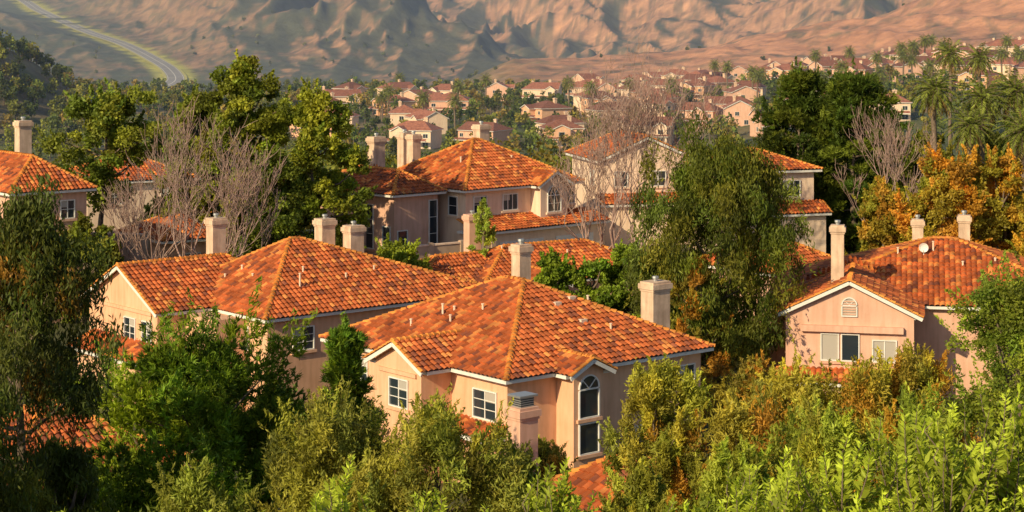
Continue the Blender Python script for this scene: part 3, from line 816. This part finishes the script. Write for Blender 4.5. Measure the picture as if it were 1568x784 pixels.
tree('shrub_tree', -17.5, 104, 4.4, 3.2, -1, 'broad', 'dome', DG, MG, .3, 60, 350, .2, 94, .28)
tree('shrub_tree', -12.4, 100, 3.6, 2.8, -1, 'broad', 'dome', DG, MG, .3, 60, 350, .2, 96, .28)
tree('shrub_tree', 14, 95, 4.4, 2.8, -1, 'fine', 'round', (.16, .15, .03), OR, .25, 50, 350, .2, 95, .3)
tree('shrub_tree', 6.5, 89.5, 3.2, 1.8, -1, 'fine', 'dome', OL, OR, .2, 45, 350, .16, 98, .3)

# foreground shoots on the slope below the viewpoint
def shoots(x, y, top, R, seed, ns=95, col=(.48, .57, .05)):
    rng = np.random.RandomState(seed); A = Acc(); z0 = hz(x, y) - .3
    col = np.array(col) * rng.uniform(.85, 1.1)
    A.add(*tube([(0, 0, z0), (.05, 0, z0 + (top - z0) * .5)], [.12, .06], 6), 0, (1, 1, 1))
    P = []; An = []; C = []; L = []
    for i in range(ns):
        th = rng.rand() * 6.283; r = R * math.sqrt(rng.rand())
        tipz = top - rng.rand() ** .7 * 1.9 * (.5 + r / R) - (r / R) ** 2 * .6
        if i < 4: tipz = top - rng.rand() * .35
        lean = rng.uniform(.2, .9)
        tip = np.array([r * math.cos(th), r * math.sin(th), tipz])
        base = np.array([r * (1 - lean) * math.cos(th) - .1, r * (1 - lean) * math.sin(th), tipz - rng.uniform(.6, 1.5)])
        md = (tip + base) / 2 + np.array([math.cos(th + .5), math.sin(th + .5), 0]) * rng.uniform(.05, .3) + np.array([0, 0, .1])
        A.add(*tube([base, md, tip], [.016, .011, .004], 3), 0, (1.3, 1.3, .8))
        k = 54; f = np.linspace(.05, 1, k)[:, None] + rng.normal(size=(k, 1)) * .015
        c = (1 - f) ** 2 * base + 2 * f * (1 - f) * md + f ** 2 * tip
        ax = unit((tip - base)[None])[0]
        sd = unit(np.cross(ax, rng.normal(size=3))[None])[0]; sgn = np.where(np.arange(k) % 2, 1, -1)[:, None]
        a = unit(sd * sgn + rng.normal(size=(k, 3)) * .4) * .9 + ax * .7
        ll = .22 * (1.1 - .6 * f[:, 0])
        P.append(c + unit(a) * ll[:, None] * .5); An.append(a); L.append(ll)
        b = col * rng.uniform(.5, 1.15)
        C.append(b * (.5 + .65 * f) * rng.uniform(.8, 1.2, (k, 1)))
    L = np.concatenate(L)
    V, F = leaf_quads(np.concatenate(P), np.concatenate(An), L, L * .36, rng)
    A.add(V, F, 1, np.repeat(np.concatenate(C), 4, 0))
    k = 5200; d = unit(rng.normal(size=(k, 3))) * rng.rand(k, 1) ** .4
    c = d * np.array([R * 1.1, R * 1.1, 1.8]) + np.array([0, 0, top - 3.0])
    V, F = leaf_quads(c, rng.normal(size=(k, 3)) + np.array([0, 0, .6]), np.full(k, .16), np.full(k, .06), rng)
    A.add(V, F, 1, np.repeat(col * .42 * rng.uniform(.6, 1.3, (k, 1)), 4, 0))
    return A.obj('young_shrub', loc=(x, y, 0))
for i, (x, y, top, R) in enumerate([(-2.6, 28, 16.95, .8), (-1.2, 28.5, 16.5, .7), (.65, 28, 17.1, .7), (2.5, 28.5, 16.6, .7), (3.8, 28, 17.2, .9), (5.1, 28, 17.5, 1.0),
                                    (6.5, 27.5, 17.85, 1.0), (7.6, 28.5, 18.2, 1.0), (-4.6, 29, 16.1, .9), (-6.6, 29, 16.0, .9), (-.2, 29.5, 15.9, .7), (4.5, 31.5, 16.5, 1.0), (7.2, 32, 17.2, 1.1)]):
    shoots(x, y, top, R, 200 + i)

# bare trees
def bare(x, y, top, seed, spread=.55, z0=None, depth=5, stems=3):
    rng = np.random.RandomState(seed); A = Acc(); z0 = hz(x, y) - .2 if z0 is None else z0
    H = top - z0
    def br(p, d, L, r, dep):
        n = 5; P = [p]; dd = d.copy()
        for k in range(n - 1):
            dd = dd + rng.normal(size=3) * .10 + np.array([0, 0, .10]); dd /= np.linalg.norm(dd)
            P.append(P[-1] + dd * L / (n - 1))
        A.add(*tube(P, np.linspace(r, r * .6, n), 5 if dep > 3 else 3), 0, (1, 1, 1))
        if dep == 0: return
        nc = 3 if rng.rand() < .75 else 2
        for k in range(nc):
            j = rng.randint(2, n) if k else n - 1
            nd = dd + rng.normal(size=3) * spread; nd[2] = abs(nd[2]) * .8 + .3; nd /= np.linalg.norm(nd)
            br(P[j], nd, L * rng.uniform(.6, .86), max(r * .56, .02), dep - 1)
    for k in range(stems):
        d = np.array([rng.normal() * .16, rng.normal() * .16, 1.]); d /= np.linalg.norm(d)
        br(np.array([0, 0, z0]), d, H * .36, .14, depth)
    return A.obj('bare_tree', [M_BARKR, M_BARKR], (x, y, 0))
bare(-22.3, 130, 16.6, 1, .40); bare(-19.6, 129, 13.5, 6, .38); bare(-24.8, 133, 12.5, 2, .38)
bare(8.4, 139, 18.6, 3, .40, depth=6); bare(6.2, 141, 14, 4, .4); bare(29.2, 148, 14.8, 5, .40)

# palms
def palm_mesh(seed, H=1.0, nf=60, fl=2.7):
    rng = np.random.RandomState(seed); A = Acc()
    pts = [(0.15 * math.sin(k * .5), 0, -H + H * k / 8) for k in range(9)]
    A.add(*tube(pts, [.26] * 3 + [.22] * 3 + [.24] * 3, 8), 0, (1, 1, 1))
    P = []; An = []; L = []; C = []
    for i in range(nf):
        th = i * 2.39996; el = 1.35 - 2.3 * (i / nf) ** 1.0
        d = np.array([math.cos(th) * math.cos(el), math.sin(th) * math.cos(el), math.sin(el)])
        p = np.array([0.1, 0, 0.]); pts = [p]; dd = d.copy(); n = 8
        for k in range(n):
            dd = dd + np.array([0, 0, -.13 - .03 * k * .5]); dd /= np.linalg.norm(dd)
            p = p + dd * fl / n; pts.append(p)
        pts = np.array(pts)
        A.add(*tube(pts, np.linspace(.035, .01, n + 1), 3), 0, (1, 1, .6))
        f = np.repeat(np.linspace(.12, 1, 26), 2) * n
        c = np.stack([np.interp(f, range(n + 1), pts[:, j]) for j in range(3)], 1)
        tg = unit(np.stack([np.interp(f, range(n + 1), np.gradient(pts[:, j])) for j in range(3)], 1))
        sd = unit(np.cross(tg, np.array([0, 0, 1.]))) * np.tile([1, -1], 26)[:, None]
        a = unit(tg * .8 + sd * .9 + np.array([0, 0, -.35]) + rng.normal(size=c.shape) * .1)
        ll = .60 * np.sin(np.pi * np.clip(f / n * .8 + .15, 0, 1))
        P.append(c + a * ll[:, None] * .5); An.append(a); L.append(ll)
        dead = i > nf * .84
        b = np.array([.28, .19, .07]) if dead else np.array([.24, .28, .05]) * rng.uniform(.4, 1.3)
        C.append(b * rng.uniform(.8, 1.2, (52, 1)))
    L = np.concatenate(L); V, F = leaf_quads(np.concatenate(P), np.concatenate(An), L, np.full(len(L), .09), rng)
    A.add(V, F, 1, np.repeat(np.concatenate(C), 4, 0))
    return mesh_quads('palm_tree', np.concatenate(A.V), np.concatenate(A.F), [M_BARK, M_LEAF], np.concatenate(A.M), np.concatenate(A.C))
PALM = palm_mesh(1, 14, nf=46)
def palm(x, y, z, s, rot):
    ob = link(bpy.data.objects.new('palm_tree', PALM)); ob.location = (x, y, z); ob.scale = (s, s, s); ob.rotation_euler = (0, 0, rot)
palm(33.4, 150, 17.6, .9, 0); palm(37.2, 150, 16.9, .9, 1); palm(40.2, 151, 17.4, .95, 2); palm(39.2, 145, 14.6, .95, 3); palm(35.6, 147, 14.9, .85, 4)
palm(66, 285, 17.5, 1.2, 2); palm(74, 300, 16.5, 1.2, 5)

# ------------------------------------------------------------------ distant village
def village():
    protos = []
    for k in range(5):
        h = House('distant_house', 0, 0, 0, [M_CREAM, M_PINK, M_PEACH, M_CREAM, M_PINK][k], low=True, seed=k)
        w = [13, 15, 12, 16, 14][k]; d = [10, 11, 12, 10, 9][k]
        a = h.block(-w / 2, w / 2, -d / 2, d / 2, -5, 5.6, 2.6, 'x', [4, 0, 5, 4, 0][k], [4, 4, 5, 0, 4][k])
        g = h.block([-5, 1, -4, 2, -1][k], [0, 6, 2, 7, 4][k], -d / 2 - 2, 0, -5, 5.4, 1.5, 'y', 0, .5)
        cx = [-2.5, 3.5, -1, 4.5, 1.5][k]
        h.win('y', g[2] - .004, cx, 3.2, 1.6, 1.3); h.win('y', g[2] - .004, cx, .2, 2.4, 1.8)
        for x in (-w / 2 + 1.8, w / 2 - 2):
            if abs(x - cx) > 3.2: h.win('y', a[2], x, 3.3, 1.3, 1.2); h.win('y', a[2], x, .4, 1.6, 1.6)
        h.win('x', a[0], 1, 3.3, 1.3, 1.2); h.win('x', a[0], -2, .5, 1.3, 1.4)
        h.shed('y', -w / 2, w / 2 - 1, a[2] - 1.9, 1.0, 2.5, 3.1)
        h.chimney(w * .2, 1.5, 6, 9.2, 1.4, 1.2)
        e, obs = h.done(); protos.append((e, obs))
    pos = []
    rng = np.random.RandomState(8)
    for y in np.arange(590, 960, 31):
        for x in np.arange(-.09 * y, .29 * y, 23):
            X = x + rng.uniform(-8, 8); Y = y + rng.uniform(-13, 13) + X * .05
            dens = .82 if X > .04 * Y else (.74 if X > -.05 * Y else .4)
            if fbm(np.array([X / 60.]), np.array([Y / 60.]), 2, 90)[0] < .44: dens *= .4
            if X / Y > .285 or rng.rand() > dens: continue
            if X < .02 * Y and Y > 840: continue
            pos.append((X, Y))
    for i, (X, Y) in enumerate(pos):
        k = rng.randint(5); e, obs = protos[k]
        if i < 5: k = i; e, obs = protos[i]; root = e
        else:
            root = bpy.data.objects.new('distant_house', None); COL.objects.link(root)
            for o in obs:
                c = bpy.data.objects.new(o.name.split('.')[0], o.data); link(c, root)
        root.location = (X, Y, hz(X, Y)); root.rotation_euler = (0, 0, math.radians(rng.choice([-35, -10, 15, 40, 60, -60, 90]) + rng.uniform(-8, 8)))
        sxy = rng.uniform(.9, 1.2); root.scale = (sxy, rng.uniform(.9, 1.15), rng.uniform(.9, 1.05))
    return pos
VP = village()
Wh = House('warehouse', -395, 1800, 10, M_WHITE, low=True, z=hz(-395, 1800))
Wh.box('walls', M_WHITE, -18, 18, -8, 8, -4, 6); Wh.box('roof_slab', M_METAL, -19, 19, -9, 9, 6, 6.6)
for i in range(6): Wh.box('loading_doors', M_GLASS, -15 + i * 5.2, -12 + i * 5.2, -8.06, -8.01, 0, 4)
Wh.done()

def forest(name, T, per, leaf, seed, cols):
    rng = np.random.RandomState(seed); A = Acc(); T = np.array(T)
    P = []; Cc = []
    for (x, y, z, h, r) in T:
        base = np.array(cols[rng.randint(len(cols))]) * GAIN * rng.uniform(.6, 1.25)
        k = 9; t = rng.rand(k); th = rng.rand(k) * 6.283; rr = r * .62 * np.sqrt(rng.rand(k)) * np.sin(np.pi * (.2 + .7 * t))
        lc = np.stack([x + rr * np.cos(th), y + rr * np.sin(th), z + h * (.25 + .6 * t)], 1)
        si = rng.randint(0, k, per); lr = (r * rng.uniform(.32, .5, k))[si][:, None]
        c = lc[si] + unit(rng.normal(size=(per, 3))) * rng.rand(per, 1) ** .4 * lr * np.array([1, 1, .85])
        P.append(c); Cc.append(base * rng.uniform(.7, 1.3, (k, 1))[si] * rng.uniform(.75, 1.25, (per, 1)))
        A.add(*tube([(x, y, z - 1), (x, y, z + h * .7)], [.25, .1], 4), 0, (1, 1, 1))
    P = np.concatenate(P); n = len(P)
    V, F = leaf_quads(P, rng.normal(size=(n, 3)), np.full(n, leaf), np.full(n, leaf * .7), rng)
    A.add(V, F, 1, np.repeat(np.concatenate(Cc), 4, 0))
    A.obj(name)
rng = np.random.RandomState(77)
cols = [(.06, .09, .03), (.08, .11, .035), (.11, .13, .04), (.05, .07, .03), (.14, .14, .04), (.16, .13, .05)]
T = []
for i in range(950):
    y = 182 + 360 * rng.rand() ** 1.2; x = rng.uniform(-.34, .34) * y
    z = hz(x, y); vtop = 23.7 - y * (.064 + .014 * rng.rand())
    h = min(rng.uniform(8, 18), vtop - z) if x > -.1 * y else rng.uniform(8, 14)
    if h < 4: continue
    T.append((x, y, z, h, min(h, 13) * rng.uniform(.32, .46)))
forest('distant_trees', T, 400, .6, 1, cols)
T = []
for i in range(1900):
    y = rng.uniform(540, 990); x = rng.uniform(-.32, .32) * y
    if VP and min((x - p[0]) ** 2 + (y - p[1]) ** 2 for p in VP) < 95: continue
    if any(abs(x - p[0]) < 8 and 0 < p[1] - y < 22 for p in VP) and rng.rand() < .7: continue
    h = rng.uniform(4, 9) if x > -.06 * y else rng.uniform(4, 9.5)
    if y > 760: h *= .8
    T.append((x, y, hz(x, y), h, h * rng.uniform(.36, .5)))
for i in range(190):
    x = -198 + rng.normal() * 26; y = 690 + rng.normal() * 45; h = rng.uniform(5, 9); T.append((x, y, hz(x, y), h, h * .45))
forest('distant_trees', T, 130, 1.15, 2, cols)
T = []
for i in range(700):
    y = rng.uniform(1000, 2300); x = rng.uniform(-.32, .32) * y
    if x > 0 and rng.rand() < .85: continue
    if float(road_dist(np.array([x]), np.array([y + 0.]))[0]) < 32: continue
    if y < 1850 and x < 0 and rng.rand() < .4: continue
    h = rng.uniform(3, 6) if x < 0 else rng.uniform(2.5, 5); T.append((x, y, hz(x, y), h, h * .65))
forest('distant_trees', T, 70, 1.8, 3, [(.06, .08, .04), (.08, .09, .045)])
for i in range(40):
    y = rng.uniform(580, 840); x = rng.uniform(-.08, .27) * y
    palm(x, y, hz(x, y) + rng.uniform(9, 13), 1.3, i)

# ------------------------------------------------------------------ air haze over the valley
def haze():
    me = bpy.data.meshes.new('valley_haze'); bm = bmesh.new(); bmesh.ops.create_cube(bm, size=1)
    for v in bm.verts: v.co = Vector((v.co.x * 9000, 240 + (v.co.y + .5) * 7200, -120 + (v.co.z + .5) * 420))
    bm.to_mesh(me); bm.free()
    m = bpy.data.materials.new('haze_air'); m.use_nodes = True; nt = m.node_tree; nt.nodes.clear()
    o = nt.nodes.new('ShaderNodeOutputMaterial'); s = nt.nodes.new('ShaderNodeVolumeScatter')
    s.inputs['Color'].default_value = (.50, .64, 1, 1); s.inputs['Density'].default_value = .00014; s.inputs['Anisotropy'].default_value = -.05
    nt.links.new(s.outputs[0], o.inputs['Volume']); me.materials.append(m)
    link(bpy.data.objects.new('valley_haze', me))
haze()

# ------------------------------------------------------------------ light, sky, camera
EL = math.radians(27)
S = Vector((-.64, -.77, 0)).normalized() * math.cos(EL); S.z = math.sin(EL)
sun = bpy.data.lights.new('sun', 'SUN'); sun.energy = 5.0; sun.angle = math.radians(.5); sun.color = (1, .82, .50)
so = bpy.data.objects.new('sun', sun); so.rotation_euler = (-S).to_track_quat('-Z', 'Y').to_euler(); so.location = (-40, -60, 80); link(so)
w = bpy.data.worlds.new('World'); sc.world = w; w.use_nodes = True; nt = w.node_tree
sky = nt.nodes.new('ShaderNodeTexSky'); sky.sky_type = 'NISHITA'; sky.sun_disc = False
sky.sun_elevation = EL; sky.sun_rotation = math.atan2(S.x, S.y)
bg = nt.nodes['Background']; bg.inputs['Strength'].default_value = .115
nt.links.new(sky.outputs[0], bg.inputs['Color'])

cam = bpy.data.cameras.new('camera'); cam.lens = 66.6; cam.sensor_width = 36; cam.shift_y = -.2372; cam.clip_start = .5; cam.clip_end = 20000
co = bpy.data.objects.new('camera', cam); co.location = (0, 0, 23.7); co.rotation_euler = (math.radians(90), 0, 0); link(co)
sc.camera = co
sc.view_settings.view_transform = 'Standard'; sc.view_settings.look = 'None'; sc.view_settings.exposure = 0
